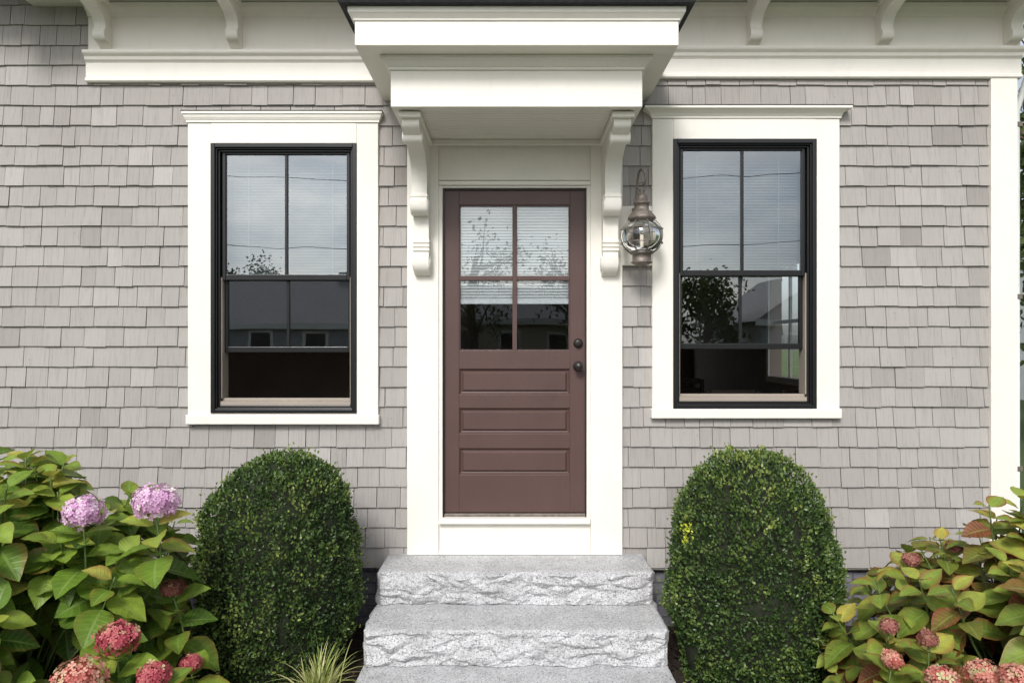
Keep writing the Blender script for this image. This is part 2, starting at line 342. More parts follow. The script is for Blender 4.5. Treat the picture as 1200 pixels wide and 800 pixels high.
while z<3.96:
    x=HX0+random.uniform(0,.1); zc=z+expo*0.5
    while x<HX1:
        w=random.choice([random.uniform(.075,.12),random.uniform(.10,.16),random.uniform(.10,.15),random.uniform(.13,.19)])
        segs=[(x,x+w)]
        for (a,b_,c,d) in cut:
            if c<zc<d:
                ns_=[]
                for s0,s1 in segs:
                    if s1<=a or s0>=b_: ns_.append((s0,s1))
                    else:
                        if s0<a: ns_.append((s0,a))
                        if s1>b_: ns_.append((b_,s1))
                segs=ns_
        rn=min(1,max(0,random.gauss(.5,.19)))
        if random.random()<.02: rn=random.choice([0.05,0.95])
        for s0,s1 in segs:
            if s1-s0>.012: add_shingle(s0,min(s1,HX1),z,expo+0.035,rn)
        x+=w+random.uniform(.0012,.005)
    y=0.0
    while y<HY1:
        w=random.uniform(.09,.18)
        if not (1.35<zc<2.8 and (1.1<y+w/2<2.2 or 2.8<y+w/2<3.9)): add_shingle(y,y+w,z,expo+.035,random.gauss(.5,.2),HX1)
        y+=w+.003
    z+=expo; row+=1
o=mesh('cedar_shingles',V,F,M_sh,house); a=o.data.attributes.new('rnd','FLOAT','POINT'); a.data.foreach_set('value',RN)

# windows ---------------------------------------------------------
def build_window(w, name, open_px):
    g=empty(name); g.parent=house
    p=cas; X=lambda q,pp=p: MX(q,pp); Z=lambda q,pp=p: MZ(q,pp)
    x0,x1,z0,z1=X(w['x0']),X(w['x1']),Z(w['y1']),Z(w['y0'])
    c0,c1=X(w['c0']),X(w['c1'])
    cb,ct=Z(w['cy1']),Z(w['cy0']+11)
    box('casing_left',c0,x0,0,-p,cb+.06,ct,M_cream,g); box('casing_right',x1,c1,0,-p,cb+.06,ct,M_cream,g)
    box('casing_head',x0+.0,x1,0,-p-.002,z1,ct-.0,M_cream,g)
    box('casing_sill',c0-.008,c1+.008,0,-p-.018,cb,cb+.06,M_cream,g,.006)
    box('apron_fill',x0,x1,0,-p+.004,cb+.06,z0,M_cream,g)
    k0,k1=X(w['k0'],.1),X(w['k1'],.1)
    def flare(nm,za,zb,e0,e1,m=M_cream):
        a0,a1=c0,c1; V=[(a0-e0,0,za),(a1+e0,0,za),(a1+e0,-p-e0,za),(a0-e0,-p-e0,za),(a0-e1,0,zb),(a1+e1,0,zb),(a1+e1,-p-e1,zb),(a0-e1,-p-e1,zb)]
        mesh(nm,V,[(0,1,2,3),(4,7,6,5),(0,4,5,1),(1,5,6,2),(2,6,7,3),(3,7,4,0)],m,g)
    E=c0-k0
    flare('crown_bead',ct+.001,ct+.014,.008,.008); flare('crown_cove_a',ct+.0142,ct+.030,.010,.018); flare('crown_cove_b',ct+.0302,ct+.050,.018,E*.8)
    flare('crown_fillet',ct+.0502,ct+.066,E,E); flare('crown_flashing',ct+.0662,ct+.070,E+.003,E+.003,M_roof)
    q=-p-.006
    def ring(nm,a0,a1,b0,b1,tt,yf,yb,mt,bev=.003):
        box(nm+'_left',a0,a0+tt,yf,yb,b0,b1,mt,g,bev); box(nm+'_right',a1-tt,a1,yf,yb,b0,b1,mt,g,bev)
        box(nm+'_top',a0+tt,a1-tt,yf+.001,yb,b1-tt,b1,mt,g,bev); box(nm+'_bottom',a0+tt,a1-tt,yf+.001,yb,b0,b0+tt,mt,g,bev)
    ring('frame',x0,x1,z0,z1,.026,q,.12,M_black)
    ix0,ix1,iz0,iz1=x0+.026,x1-.026,z0+.026,z1-.026
    ring('frame_step',ix0,ix1,iz0,iz1,.008,-.036,.11,M_black,.002)
    ring('jamb_liner',ix0+.008,ix1-.008,iz0+.008,iz1-.008,.012,-.018,.108,M_black)
    zm=Z(w['y0']+156)    # meeting rail
    zo=Z(open_px)        # bottom of raised sash
    jx0,jx1=ix0+.020,ix1-.020; iz0+=.006
    box('sill_tan',jx0,jx1,-.012,.10,iz0+.014,iz0+.040,M_tan,g,.002)
    box('sill_screen_rail',jx0,jx1,.02,.05,iz0+.0402,iz0+.058,M_tan,g,.002)
    box('track_left',jx0,jx0+.007,.0,.10,iz0+.058,zm,M_tan,g,.001); box('track_right',jx1-.007,jx1,.0,.10,iz0+.058,zm,M_tan,g,.001)
    def sash(nm,za,zb,yf,th,st,bt,tp):
        a0,a1=jx0+.0075,jx1-.0075
        box(nm+'_stile_left',a0,a0+st,yf,yf+th,za,zb,M_black,g); box(nm+'_stile_right',a1-st,a1,yf,yf+th,za,zb,M_black,g)
        box(nm+'_rail_bottom',a0+st,a1-st,yf+.001,yf+th,za,za+bt,M_black,g); box(nm+'_rail_top',a0+st,a1-st,yf+.001,yf+th,zb-tp,zb,M_black,g)
        xm=(a0+a1)/2; box(nm+'_muntin',xm-.009,xm+.009,yf+.004,yf+th-.004,za+bt,zb-tp,M_black,g)
        y_=yf+th*.5
        mesh(nm+'_glass',[(a0+st,y_,za+bt),(a1-st,y_,za+bt),(a1-st,y_,zb-tp),(a0+st,y_,zb-tp)],[(0,1,2,3)],M_glass,g)
    sash('upper_sash',zm-.018,iz1-.014,.0,.032,.020,.036,.018)
    sash('lower_sash',zo,zm+.018,.036,.032,.020,.036,.036)
    zz=iz1-.03; V=[];F=[]; r_=random.Random(name)
    while zz>zm+.02:
        k=len(V); d=r_.uniform(-.0015,.0015)
        pr=[(.104+d,-.0098),(.112,-.002),(.118,.0045),(.121,.0082)]
        for (yy,hh) in pr: V+= [(jx0+.012,yy,zz+hh),(jx1-.012,yy-2*d,zz+hh)]
        for j in range(3): F.append((k+2*j,k+2*j+1,k+2*j+3,k+2*j+2))
        zz-=.0185
    mesh('blind_slats',V,F,M_shade,g)
    box('blind_bottom_rail',jx0+.02,jx1-.02,.112,.132,zm-.012,zm+.012,M_shade,g)
    for xc_ in (jx0+.14,jx1-.14): box('blind_tape',xc_-.004,xc_+.004,.098,.100,zm-.01,iz1-.02,M_shade,g,0)
build_window(LW,'double_hung_window',413); build_window(RW,'double_hung_window.001',409)

# door surround ----------------------------------------------------
sur=empty('door_surround'); sur.parent=house
p=.05
zt=MZ(648)+.003
box('pilaster_left',MX(477,p),MX(514,p),0,-p,zt,3.07,M_cream,sur); box('pilaster_right',MX(692,p),MX(729.5,p),0,-p,zt,3.07,M_cream,sur)
box('head_board',MX(514,p)+.0005,MX(692,p)-.0005,0,-p+.012,MZ(213),3.07,M_cream,sur)
box('head_bead',MX(514,p)+.001,MX(692,p)-.001,-p+.012,-p-.004,MZ(217,p),MZ(212,p),M_cream,sur,.004)
box('jamb_left',MX(514,p),MX(518.3,p),-p+.010,.12,zt+.18,MZ(217,p),M_cream,sur); box('jamb_right',MX(687.8,p),MX(692,p),-p+.010,.12,zt+.18,MZ(217,p),M_cream,sur)
box('jamb_head',MX(518.3,p),MX(687.8,p),-p+.012,.12,MZ(219.5,p),MZ(217,p),M_cream,sur)
box('dark_gap_left',MX(518.3,p),MX(520.0,p),-.02,-.005,zt+.19,MZ(219.5,p),M_hard,sur,0); box('dark_gap_right',MX(686.2,p),MX(687.8,p),-.02,-.005,zt+.19,MZ(219.5,p),M_hard,sur,0); box('dark_gap_head',MX(520.0,p),MX(686.2,p),-.02,-.005,MZ(221,p),MZ(219.5,p),M_hard,sur,0)  # dark strips standing in for the shaded gap around the door
box('kick_board',MX(514,p)+.001,MX(692,p)-.001,.02,-p+.014,zt,MZ(613,p),M_cream,sur)
box('door_sill',MX(514,p)+.002,MX(692,p)-.002,.1,-p-.022,MZ(613,p),MZ(607,p),M_cream,sur,.004)
box('threshold',MX(519,p),MX(687,p),.1,-.012,MZ(607,p)+.0005,MZ(601,0),M_metal,sur,.003)
box('kick_bead',MX(514,p)+.001,MX(692,p)-.001,-p+.014,-p+.002,zt,zt+.02,M_cream,sur)
# door --------------------------------------------------------------
door=empty('entry_door'); door.parent=house
dp=0.0; X=lambda q: MX(q,dp); Z=lambda q: MZ(q,dp)
yf,yb=0.0,.045
dx0,dx1,dz0,dz1=X(519)+.000,X(687),Z(600),Z(220)
sx0,sx1=X(538),X(668)
box('stile_left',dx0,sx0,yf,yb,dz0,dz1,M_brown,door,.002); box('stile_right',sx1,dx1,yf,yb,dz0,dz1,M_brown,door,.002)
for nm,a,b_ in (('top_rail',220,240),('lock_rail',411,432),('mid_rail_a',462,478),('mid_rail_b',508,525),('bottom_rail',556,600)):
    box(nm,sx0,sx1,yf+.0008,yb,Z(b_),Z(a),M_brown,door,.002)
for i,(a,b_) in enumerate(((432,462),(478,508),(525,556))):
    za,zb=Z(b_),Z(a)
    def rr(e,y): return [(sx0+e,y,za+e),(sx1-e,y,za+e),(sx1-e,y,zb-e),(sx0+e,y,zb-e)]
    V=rr(0,yf+.002)+rr(.010,yf+.015)+rr(.016,yf+.017)+rr(.030,yf+.005)
    F=[]
    for k in range(3):
        for j in range(4): F.append((k*4+j,k*4+(j+1)%4,(k+1)*4+(j+1)%4,(k+1)*4+j))
    F.append((12,13,14,15))
    mesh('panel_%d'%i,V,F,M_brown,door)
gx0,gx1,gz0,gz1=sx0,sx1,Z(411),Z(240)
box('muntin_vertical',X(600.5),X(606),yf+.004,yb-.004,gz0,gz1,M_brown,door,.003); box('muntin_horizontal_l',gx0,X(600.5),yf+.005,yb-.005,Z(328.5),Z(323),M_brown,door,.003); box('muntin_horizontal_r',X(606),gx1,yf+.005,yb-.005,Z(328.5),Z(323),M_brown,door,.003)
for nm,a in (('bead_l',(gx0,gx0+.008,gz0,gz1)),('bead_r',(gx1-.008,gx1,gz0,gz1)),('bead_t',(gx0+.008,gx1-.008,gz1-.008,gz1)),('bead_b',(gx0+.008,gx1-.008,gz0,gz0+.008))):
    box(nm,a[0],a[1],yf+.006,yb-.006,a[2],a[3],M_brown,door,.002)
mesh('glass',[(gx0,yf+.02,gz0),(gx1,yf+.02,gz0),(gx1,yf+.02,gz1),(gx0,yf+.02,gz1)],[(0,1,2,3)],M_dglass,door)
V=[];F=[]; zz=gz1
while zz>Z(351):
    k=len(V)
    for (yy,hh) in ((.026,-.0098),(.031,-.002),(.035,.0045),(.038,.0086)): V+=[(gx0-.0,yf+yy,zz+hh),(gx1+.0,yf+yy,zz+hh)]
    for j in range(3): F.append((k+2*j,k+2*j+1,k+2*j+3,k+2*j+2))
    zz-=.0185
mesh('mini_blind',V,F,M_blind,door); box('mini_blind_rail',gx0-.004,gx1+.004,yf+.024,yf+.036,Z(356),Z(351),M_blind,door)
def knob(nm,px,py,prof):
    V=[];F=[];seg=28; cx0,cz0=X(px),Z(py)
    for r_,o_ in prof:
        for i in range(seg):
            a=2*math.pi*i/seg; V.append((cx0+r_*math.cos(a),yf-o_,cz0+r_*math.sin(a)))
    for j in range(len(prof)-1):
        for i in range(seg): F.append((j*seg+i,j*seg+(i+1)%seg,(j+1)*seg+(i+1)%seg,(j+1)*seg+i))
    mesh(nm,V,F,M_hard,door,True)
knob('deadbolt',677.5,402,[(.030,0),(.030,.006),(.026,.012),(.024,.020),(.012,.024),(.0,.024)])
knob('door_knob',677.5,429,[(.033,0),(.033,.004),(.028,.009),(.013,.014),(.012,.03),(.022,.036),(.029,.048),(.029,.058),(.022,.068),(.0,.072)])

# hood ---------------------------------------------------------------
hood=empty('door_hood'); hood.parent=house
cxh=MX(604.5); hw=0.675; bp=.69
def flare(nm,z0,z1,e0,e1,mat=M_cream,par=hood,base=(cxh-hw,cxh+hw,bp),bev=0.0):
    a0,a1,pp=base
    V=[(a0-e0,0,z0),(a1+e0,0,z0),(a1+e0,-pp-e0,z0),(a0-e0,-pp-e0,z0),(a0-e1,0,z1),(a1+e1,0,z1),(a1+e1,-pp-e1,z1),(a0-e1,-pp-e1,z1)]
    return mesh(nm,V,[(0,1,2,3),(4,7,6,5),(0,4,5,1),(1,5,6,2),(2,6,7,3),(3,7,4,0)],mat,par,False,bev)
box('beam_front',cxh-hw,cxh+hw,-bp,-bp+.05,3.08,3.275,M_cream,hood); box('beam_left',cxh-hw,cxh-hw+.05,-bp+.05,0,3.081,3.275,M_cream,hood); box('beam_right',cxh+hw-.05,cxh+hw,-bp+.05,0,3.081,3.275,M_cream,hood)
L=[];y=-bp+.05
while y<-.01:
    L.append((cxh-hw+.05,cxh+hw-.05,y,min(y+.0385,0),3.086,3.11)); y+=.042
boxes('beadboard_ceiling',L,M_cream,hood,.003); box('ceiling_backing',cxh-hw+.05,cxh+hw-.05,-bp+.05,0,3.095,3.13,M_cream,hood,0)
box('ceiling_trim_back',cxh-.53,cxh+.53,-.048,-.075,3.05,3.085,M_cream,hood,.006)
flare('bed_mould_a',3.275,3.290,.010,.012,bev=.002); flare('bed_mould_b',3.2902,3.318,.014,.040); flare('bed_mould_c',3.3182,3.342,.048,.048,bev=.003)
flare('fascia',3.3422,3.468,.158,.158,bev=.004)
flare('crown_a',3.4685,3.480,.164,.166); flare('crown_b',3.4802,3.500,.167,.184); flare('crown_c',3.5002,3.531,.188,.190,bev=.004)
flare('roof_edge',3.5315,3.548,.225,.235,M_roof); flare('hood_roof',3.5482,3.80,.235,-.25,M_roof)
def bracket(nm,xc,w,prof,par,mat=M_cream):
    pts=catmull(prof,5); poly=pts+[(0,prof[-1][1]),(0,prof[0][1])]
    ext(nm,poly,xc-w/2,xc+w/2,mat,par,.0025)
bprof=[(.60,3.079),(.60,3.035),(.585,3.00),(.50,2.965),(.40,2.945),(.31,2.915),(.25,2.86),(.225,2.79),(.225,2.72),(.235,2.665),(.225,2.62),(.19,2.595),(.15,2.60),(.135,2.57),(.13,2.50),(.13,2.40),(.135,2.33),(.125,2.28),(.09,2.245),(.05,2.235)]
for s in (-1,1):
    xc=cxh+s*.583; nm='bracket_left' if s<0 else 'bracket_right'
    bracket(nm,xc,.095,bprof,hood)
    box(nm+'_cap',xc-.062,xc+.062,-.63,-.05,3.045,3.0795,M_cream,hood,.006)
    for zc_,pc,rr_ in ((2.655,.165,.062),(2.31,.075,.048),(2.97,.50,.035)):
        seg=24;VV=[];Ff=[]
        prof=[(0,.060),(.4,.060),(.55,.055),(.7,.0565),(.9,.056),(1.0,.052),(1.0,.0)]
        nn=len(prof)
        for sg_ in (-1,1):
            for (r_,h_) in prof:
                for i in range(seg):
                    a=2*math.pi*i/seg; VV.append((xc+sg_*h_,-(pc+rr_*r_*math.cos(a)),zc_+rr_*r_*math.sin(a)))
        for base_ in (0,nn*seg):
            for j in range(nn-1):
                for i in range(seg): Ff.append((base_+j*seg+i,base_+j*seg+(i+1)%seg,base_+(j+1)*seg+(i+1)%seg,base_+(j+1)*seg+i))
        mesh(nm+'_scroll',VV,Ff,M_cream,hood)
    for zz_,pp_ in ((2.70,.222),(2.44,.128),(2.415,.128),(2.39,.128)):
        box(nm+'_reed',xc-.052,xc+.052,-pp_-.012,-pp_+.03,zz_-.009,zz_+.009,M_cream,hood,.004)

# frieze / cornice -----------------------------------------------------
cor=empty('cornice'); cor.parent=house
fx0=MX(107)
for nm,xa,xb,dz in (('left',fx0,cxh-.2,-.012),('right',cxh-.2+.0005,HX1+.045,.012)):
    box('frieze_'+nm,xa,xb,0,-.035,3.60+dz,3.95,M_cream,cor)
    prof=[(0,3.465),(.045,3.465),(.052,3.472),(.052,3.487),(.042,3.495),(.042,3.585),(.048,3.592),(.058,3.600),(.062,3.618),(.080,3.632),(.084,3.640),(.084,3.652),(0,3.658)]
    ext('architrave_'+nm,[(a,b_+dz) for a,b_ in prof],xa-.01,xb+.001*(nm=='right')-.0005,M_cream,cor,0)
    prof=[(.03,3.86),(.045,3.865),(.055,3.885),(.085,3.905),(.09,3.93),(.03,3.945)]
    ext('frieze_crown_'+nm,prof,xa,xb-.001,M_cream,cor,0)
box('soffit',-3.02,HX1+.4,.2,-.42,3.94,3.965,M_cream,cor)
box('eave_fascia',-3.05,HX1+.42,-.42,-.45,3.92,4.10,M_cream,cor)
V=[(-6.3,-.50,4.10),(HX1+.5,-.50,4.10),(HX1+.5,3.7,6.3),(-6.3,3.7,6.3),(-6.3,HY1+.4,4.1),(HX1+.5,HY1+.4,4.1)]
V+= [(v[0],v[1],v[2]+.05) for v in V]
mesh('main_roof',V,[(0,3,2,1),(3,4,5,2),(6,7,8,9),(9,8,11,10),(0,1,7,6),(4,10,11,5),(1,2,8,7),(2,5,11,8),(0,6,9,3),(3,9,10,4)],M_roof,house)
mesh('gable_wall',[(HX1,0,4.0),(HX1,HY1,4.0),(HX1,3.7,6.2)],[(0,1,2)],M_cream,house)
eprof=[(.30,3.939),(.30,3.905),(.285,3.875),(.21,3.855),(.15,3.835),(.115,3.80),(.11,3.765),(.125,3.735),(.115,3.70),(.075,3.685),(.05,3.672),(.036,3.662)]
for px in (124,277,882,1033,1183):
    bracket('eave_bracket',MX(px,.04),.075,eprof,cor)
    xx=MX(px,.04); box('eave_bracket_cap',xx-.052,xx+.052,-.33,-.036,3.912,3.9395,M_cream,cor,.005)
ext('eave_return',catmull([(.50,4.0),(.50,3.93),(.44,3.90),(.36,3.905),(.30,3.94),(.30,4.0)],4),-3.10,-3.02,M_cream,cor)
box('corner_board',MX(1161,.04),HX1+.02,.10,-.045,MZ(635),3.475,M_cream,house); box('corner_board_base',MX(1160,.06),HX1+.035,.115,-.06,MZ(637),MZ(617),M_cream,house,.005)
box('skirt_board',MX(729),MX(1160),0,-.012,.385,.402,M_cream,house)
tube('downspout',[(HX1+.085,.06,.1),(HX1+.085,.06,3.3),(HX1+.1,-.02,3.5),(HX1+.14,-.42,3.85),(HX1+.14,-.42,3.95)],.020,M_white,house,12)
for zz_ in (1.0,2.1,3.2): box('downspout_strap',HX1+.02,HX1+.11,.035,.085,zz_,zz_+.03,M_metal,house,.002)
tb=empty('dining_table'); tb.location=(0,0,0)
box('table_top',1.35,2.6,1.5,2.4,1.24,1.28,M_dark,tb,.006)
for a in (1.42,2.53):
    for c in (1.58,2.32): box('leg',a-.03,a+.03,c-.03,c+.03,.52,1.24,M_dark,tb)
def chair(nm,x,y,s):
    e=empty(nm)
    box('seat',x-.22,x+.22,y-.22,y+.22,.95,.99,M_dark,e,.01)
    for a in (-.19,.19):
        for c in (-.19,.19): box('leg',x+a-.018,x+a+.018,y+c-.018,y+c+.018,.52,.95,M_dark,e)
        box('back_post',x+a-.018,x+a+.018,y+s*.19-.018,y+s*.19+.018,.99,1.45,M_dark,e)
    for zz_ in (1.2,1.3,1.4): box('back_slat',x-.17,x+.17,y+s*.19-.01,y+s*.19+.01,zz_,zz_+.06,M_dark,e)
chair('dining_chair',1.7,1.15,-1); chair('dining_chair.001',2.3,1.2,-1); chair('dining_chair.002',1.8,2.75,1)

# ================================================================== LANTERN
lan=empty('onion_lantern')
bx0,bx1=MX(729,.05),MX(764,.05)
box('mounting_block',bx0,bx1,0,-.05,MZ(312),MZ(243),M_cream,lan,.004)
lp=.20; lc=(MX(752,lp),-lp,MZ(277,lp)); 
boxes('wall_plate',[(lc[0]-.035,lc[0]+.035,-.062,-.05,lc[2]-.03,lc[2]+.20)],M_metal,lan,.008)
arm=catmull([(lc[0]-.02,-.06,lc[2]+.10),(lc[0]-.02,-.10,lc[2]+.20),(lc[0]-.018,-.13,lc[2]+.30),(lc[0]-.012,-.16,lc[2]+.385),(lc[0],-.195,lc[2]+.405),(lc[0]+.018,-.215,lc[2]+.37),(lc[0]+.02,-.21,lc[2]+.33),(lc[0]+.005,-.2,lc[2]+.31)],6)
tube('arm',arm,.0075,M_metal,lan)
tube('hang_ring',[(lc[0]+.027*math.cos(a),lc[1],lc[2]+.30+.027*math.sin(a)) for a in np.linspace(0,2*math.pi,18,endpoint=False)],.004,M_metal,lan,6,True)
tube('lower_arm',catmull([(lc[0],-.06,lc[2]+.0-.12),(lc[0],-.11,lc[2]-.15),(lc[0],-.17,lc[2]-.12)],6),.007,M_metal,lan)
lathe('cap_and_chimney',[(.0,.285),(.012,.283),(.016,.27),(.010,.262),(.030,.250),(.038,.238),(.040,.205),(.052,.203),(.053,.196),(.043,.192),(.044,.155),(.058,.150),(.062,.140),(.082,.118),(.086,.105),(.070,.098),(.060,.098),(.0,.1)],lc,M_metal,lan)
gr=.128
gp=[(gr*math.sin(t)*1.0,gr*.86*math.cos(t)) for t in np.linspace(.50,math.pi-.50,20)]
lathe('glass_globe',gp,lc,M_globe,lan,40)
lathe('base_gallery',[(.062,-.092),(.070,-.098),(.070,-.106),(.056,-.110),(.056,-.150),(.064,-.154),(.064,-.162),(.040,-.172),(.014,-.180),(.010,-.192),(.0,-.196)],lc,M_metal,lan)
for k in range(8):
    a=2*math.pi*k/8+.2
    tube('cage_rib',[(lc[0]+(gr+.006)*math.sin(t)*math.cos(a),lc[1]+(gr+.006)*math.sin(t)*math.sin(a),lc[2]+(gr*.86+.006)*math.cos(t)) for t in np.linspace(.46,math.pi-.46,16)],.0028,M_metal,lan,6)
for zz_ in (.042,-.042,):
    rr_=(gr+.008)*math.sqrt(1-(zz_/(gr*.86))**2)
    tube('cage_ring',[(lc[0]+rr_*math.cos(a),lc[1]+rr_*math.sin(a),lc[2]+zz_) for a in np.linspace(0,2*math.pi,36,endpoint=False)],.003,M_metal,lan,6,True)
lathe('candle_sleeve',[(.0,.01),(.011,.01),(.012,-.10)],lc,M_cream,lan,14)
lathe('bulb',[(.0,.065),(.008,.058),(.016,.035),(.012,.012),(.009,.008)],lc,M_globe,lan,14)

# ================================================================== STEPS
def rough_block(name,x0,x1,yb_,yf_,z0,z1,par,seed):
    V=[];F=[]
    nx=240;nz=30;ny=30
    def rockd(u,v,edge):
        q=Vector((u*4.0+seed*7,v*9.0,seed))
        n1=noise.fractal(q,0.95,2.1,6)
        dd,_p=noise.voronoi(Vector((u*6.0+.5*n1+seed,v*13+.5*n1,seed)))
        facet=(dd[1]-dd[0])
        return (0.010+0.030*n1+0.046*min(.6,facet))*edge
    def grid(fn,na,nb):
        k=len(V)
        for j in range(nb+1):
            for i in range(na+1): V.append(fn(i/na,j/nb))
        for j in range(nb):
            for i in range(na):
                a=k+j*(na+1)+i; F.append((a,a+1,a+na+2,a+na+1))
    H=z1-z0
    def edgef(v,x):
        k=.06+.16*max(0,noise.noise(Vector((x*6,seed,3)))) 
        return min(1,max(0,(1-v)/k))**.6
    def topwob(u,axis): return .006*noise.noise(Vector((u*14,axis,seed)))-.005*abs(noise.noise(Vector((u*40,axis,seed))))
    def front(u,v):
        x=x0+(x1-x0)*u; d=rockd(x,z0+H*v,edgef(v,x))+topwob(x,1)
        ce=min(1,min(u,1-u)/.012)
        return (x,yf_-d*ce,z0+H*v)
    grid(front,nx,nz)
    def left(u,v):
        y=yb_+(yf_-yb_)*u; d=rockd(y+9,z0+H*v,edgef(v,y))*.5*min(1,(1-u)/.05); return (x0-d,y,z0+H*v)
    def right(u,v):
        y=yb_+(yf_-yb_)*u; d=rockd(y+19,z0+H*v,edgef(v,y))*.5*min(1,(1-u)/.05); return (x1+d,y,z0+H*v)
    grid(left,ny,nz); grid(right,ny,nz)
    def top(u,v):
        x=x0+(x1-x0)*u; y=yb_+(yf_-yb_)*v
        if v==1: y=yf_-topwob(x,1)
        return (x,y,z1-(.004 if v==1 else 0))
    grid(top,nx,14)
    o=mesh(name,V,F,M_gran,par)
    import bmesh
    bm=bmesh.new(); bm.from_mesh(o.data); bmesh.ops.remove_doubles(bm,verts=bm.verts,dist=.0006); bmesh.ops.recalc_face_normals(bm,faces=bm.faces); bm.to_mesh(o.data); bm.free()
steps=empty('granite_steps')
scx=MX(603.5); sw=.80
rough_block('top_step',scx-sw+.003,scx+sw-.003,0.0,-.375,.306,.487,steps,1.3)
rough_block('middle_step',scx-sw,scx+sw,-.30,-.755,.121,.303,steps,4.1)
rough_block('bottom_step',scx-sw,scx+sw,-.68,-1.17,-.08,.118,steps,8.7)

# ================================================================== BOXWOODS
def boxwood(name,cx_,cy_,R,H,seed,lean=0.0,yellow=None,ex=2.9):
    g=empty(name,(cx_,cy_,0)); r_=np.random.default_rng(seed)
    ts=np.linspace(0.0,1.0,400)
    def prof(t):
        return np.where(t<.42, .86+.14*np.sin(np.clip(t/.42,0,1)*math.pi/2), np.sqrt(np.clip(1-(np.clip((t-.42)/.58,0,1))**ex,0,1)))*R
    pr=prof(ts); dr=np.gradient(pr,ts*H); wt=pr*np.sqrt(1+np.clip(dr,-30,30)**2)+.002
    cdf=np.cumsum(wt); cdf/=cdf[-1]
    n=36000
    t=np.interp(r_.random(n),cdf,ts); a=r_.random(n)*2*math.pi
    rr=prof(t); slope=np.interp(t,ts,np.clip(dr,-30,30))
    Nn=np.stack([np.cos(a),np.sin(a),-slope],1); Nn/=np.linalg.norm(Nn,axis=1,keepdims=True)
    P_=np.stack([rr*np.cos(a)+lean*t*R,rr*np.sin(a),t*H],1)
    big=np.array([noise.fractal(Vector(q)*3.0+Vector((seed,0,0)),1,2,2) for q in P_])
    sm=np.array([noise.noise(Vector(q)*15+Vector((0,seed,0))) for q in P_])
    md=np.array([noise.noise(Vector(q)*6+Vector((0,seed*3,0))) for q in P_])
    depth=-np.abs(r_.normal(0,.020,n))+ big*.055+ sm*.034
    spr=r_.random(n)<.07; depth[spr]+=r_.random(spr.sum())*.035
    P2=P_+Nn*depth[:,None]; P2[:,2]=np.maximum(P2[:,2],.01)
    rv=r_.normal(0,1,(n,3)); up=np.array([0,0,.7])
    Dr=Nn*.7+rv*.65+up; No=Nn+r_.normal(0,.7,(n,3))+np.array([0,0,.4])
    lum=.36+sm*.40+md*.25+r_.normal(0,.17,n)+.18*np.clip(Nn[:,2],0,1)+np.clip(depth*6,-.3,.22)  # random leaf tone with lit tops and shaded hollows painted in
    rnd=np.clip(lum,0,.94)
    if yellow is not None:
        dd=np.linalg.norm(P2-np.array(yellow),axis=1); rnd[(dd<.06)&(r_.random(n)<.7)]=1.0
    Lh=r_.uniform(.013,.022,n)
    P2+=np.array([cx_,cy_,0])
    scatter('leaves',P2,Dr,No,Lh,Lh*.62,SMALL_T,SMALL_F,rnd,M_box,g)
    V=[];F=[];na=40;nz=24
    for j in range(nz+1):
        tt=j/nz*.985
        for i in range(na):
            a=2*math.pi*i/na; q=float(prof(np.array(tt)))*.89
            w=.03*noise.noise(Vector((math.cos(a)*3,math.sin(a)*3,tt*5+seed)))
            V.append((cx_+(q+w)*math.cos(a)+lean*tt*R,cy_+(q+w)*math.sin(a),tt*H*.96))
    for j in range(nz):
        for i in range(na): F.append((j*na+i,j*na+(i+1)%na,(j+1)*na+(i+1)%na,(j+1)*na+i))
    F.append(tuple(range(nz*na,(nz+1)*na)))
    mesh('inner_core',V,F,M_core,g,True)  # solid dark shell that darkens the gaps between leaves
boxwood('boxwood_shrub',-1.30,-.62,.420,1.235,3,lean=.12,ex=2.7)
boxwood('boxwood_shrub.001',1.31,-.64,.438,1.225,9,lean=-.06,yellow=(-.41,-.14,.82),ex=2.5)

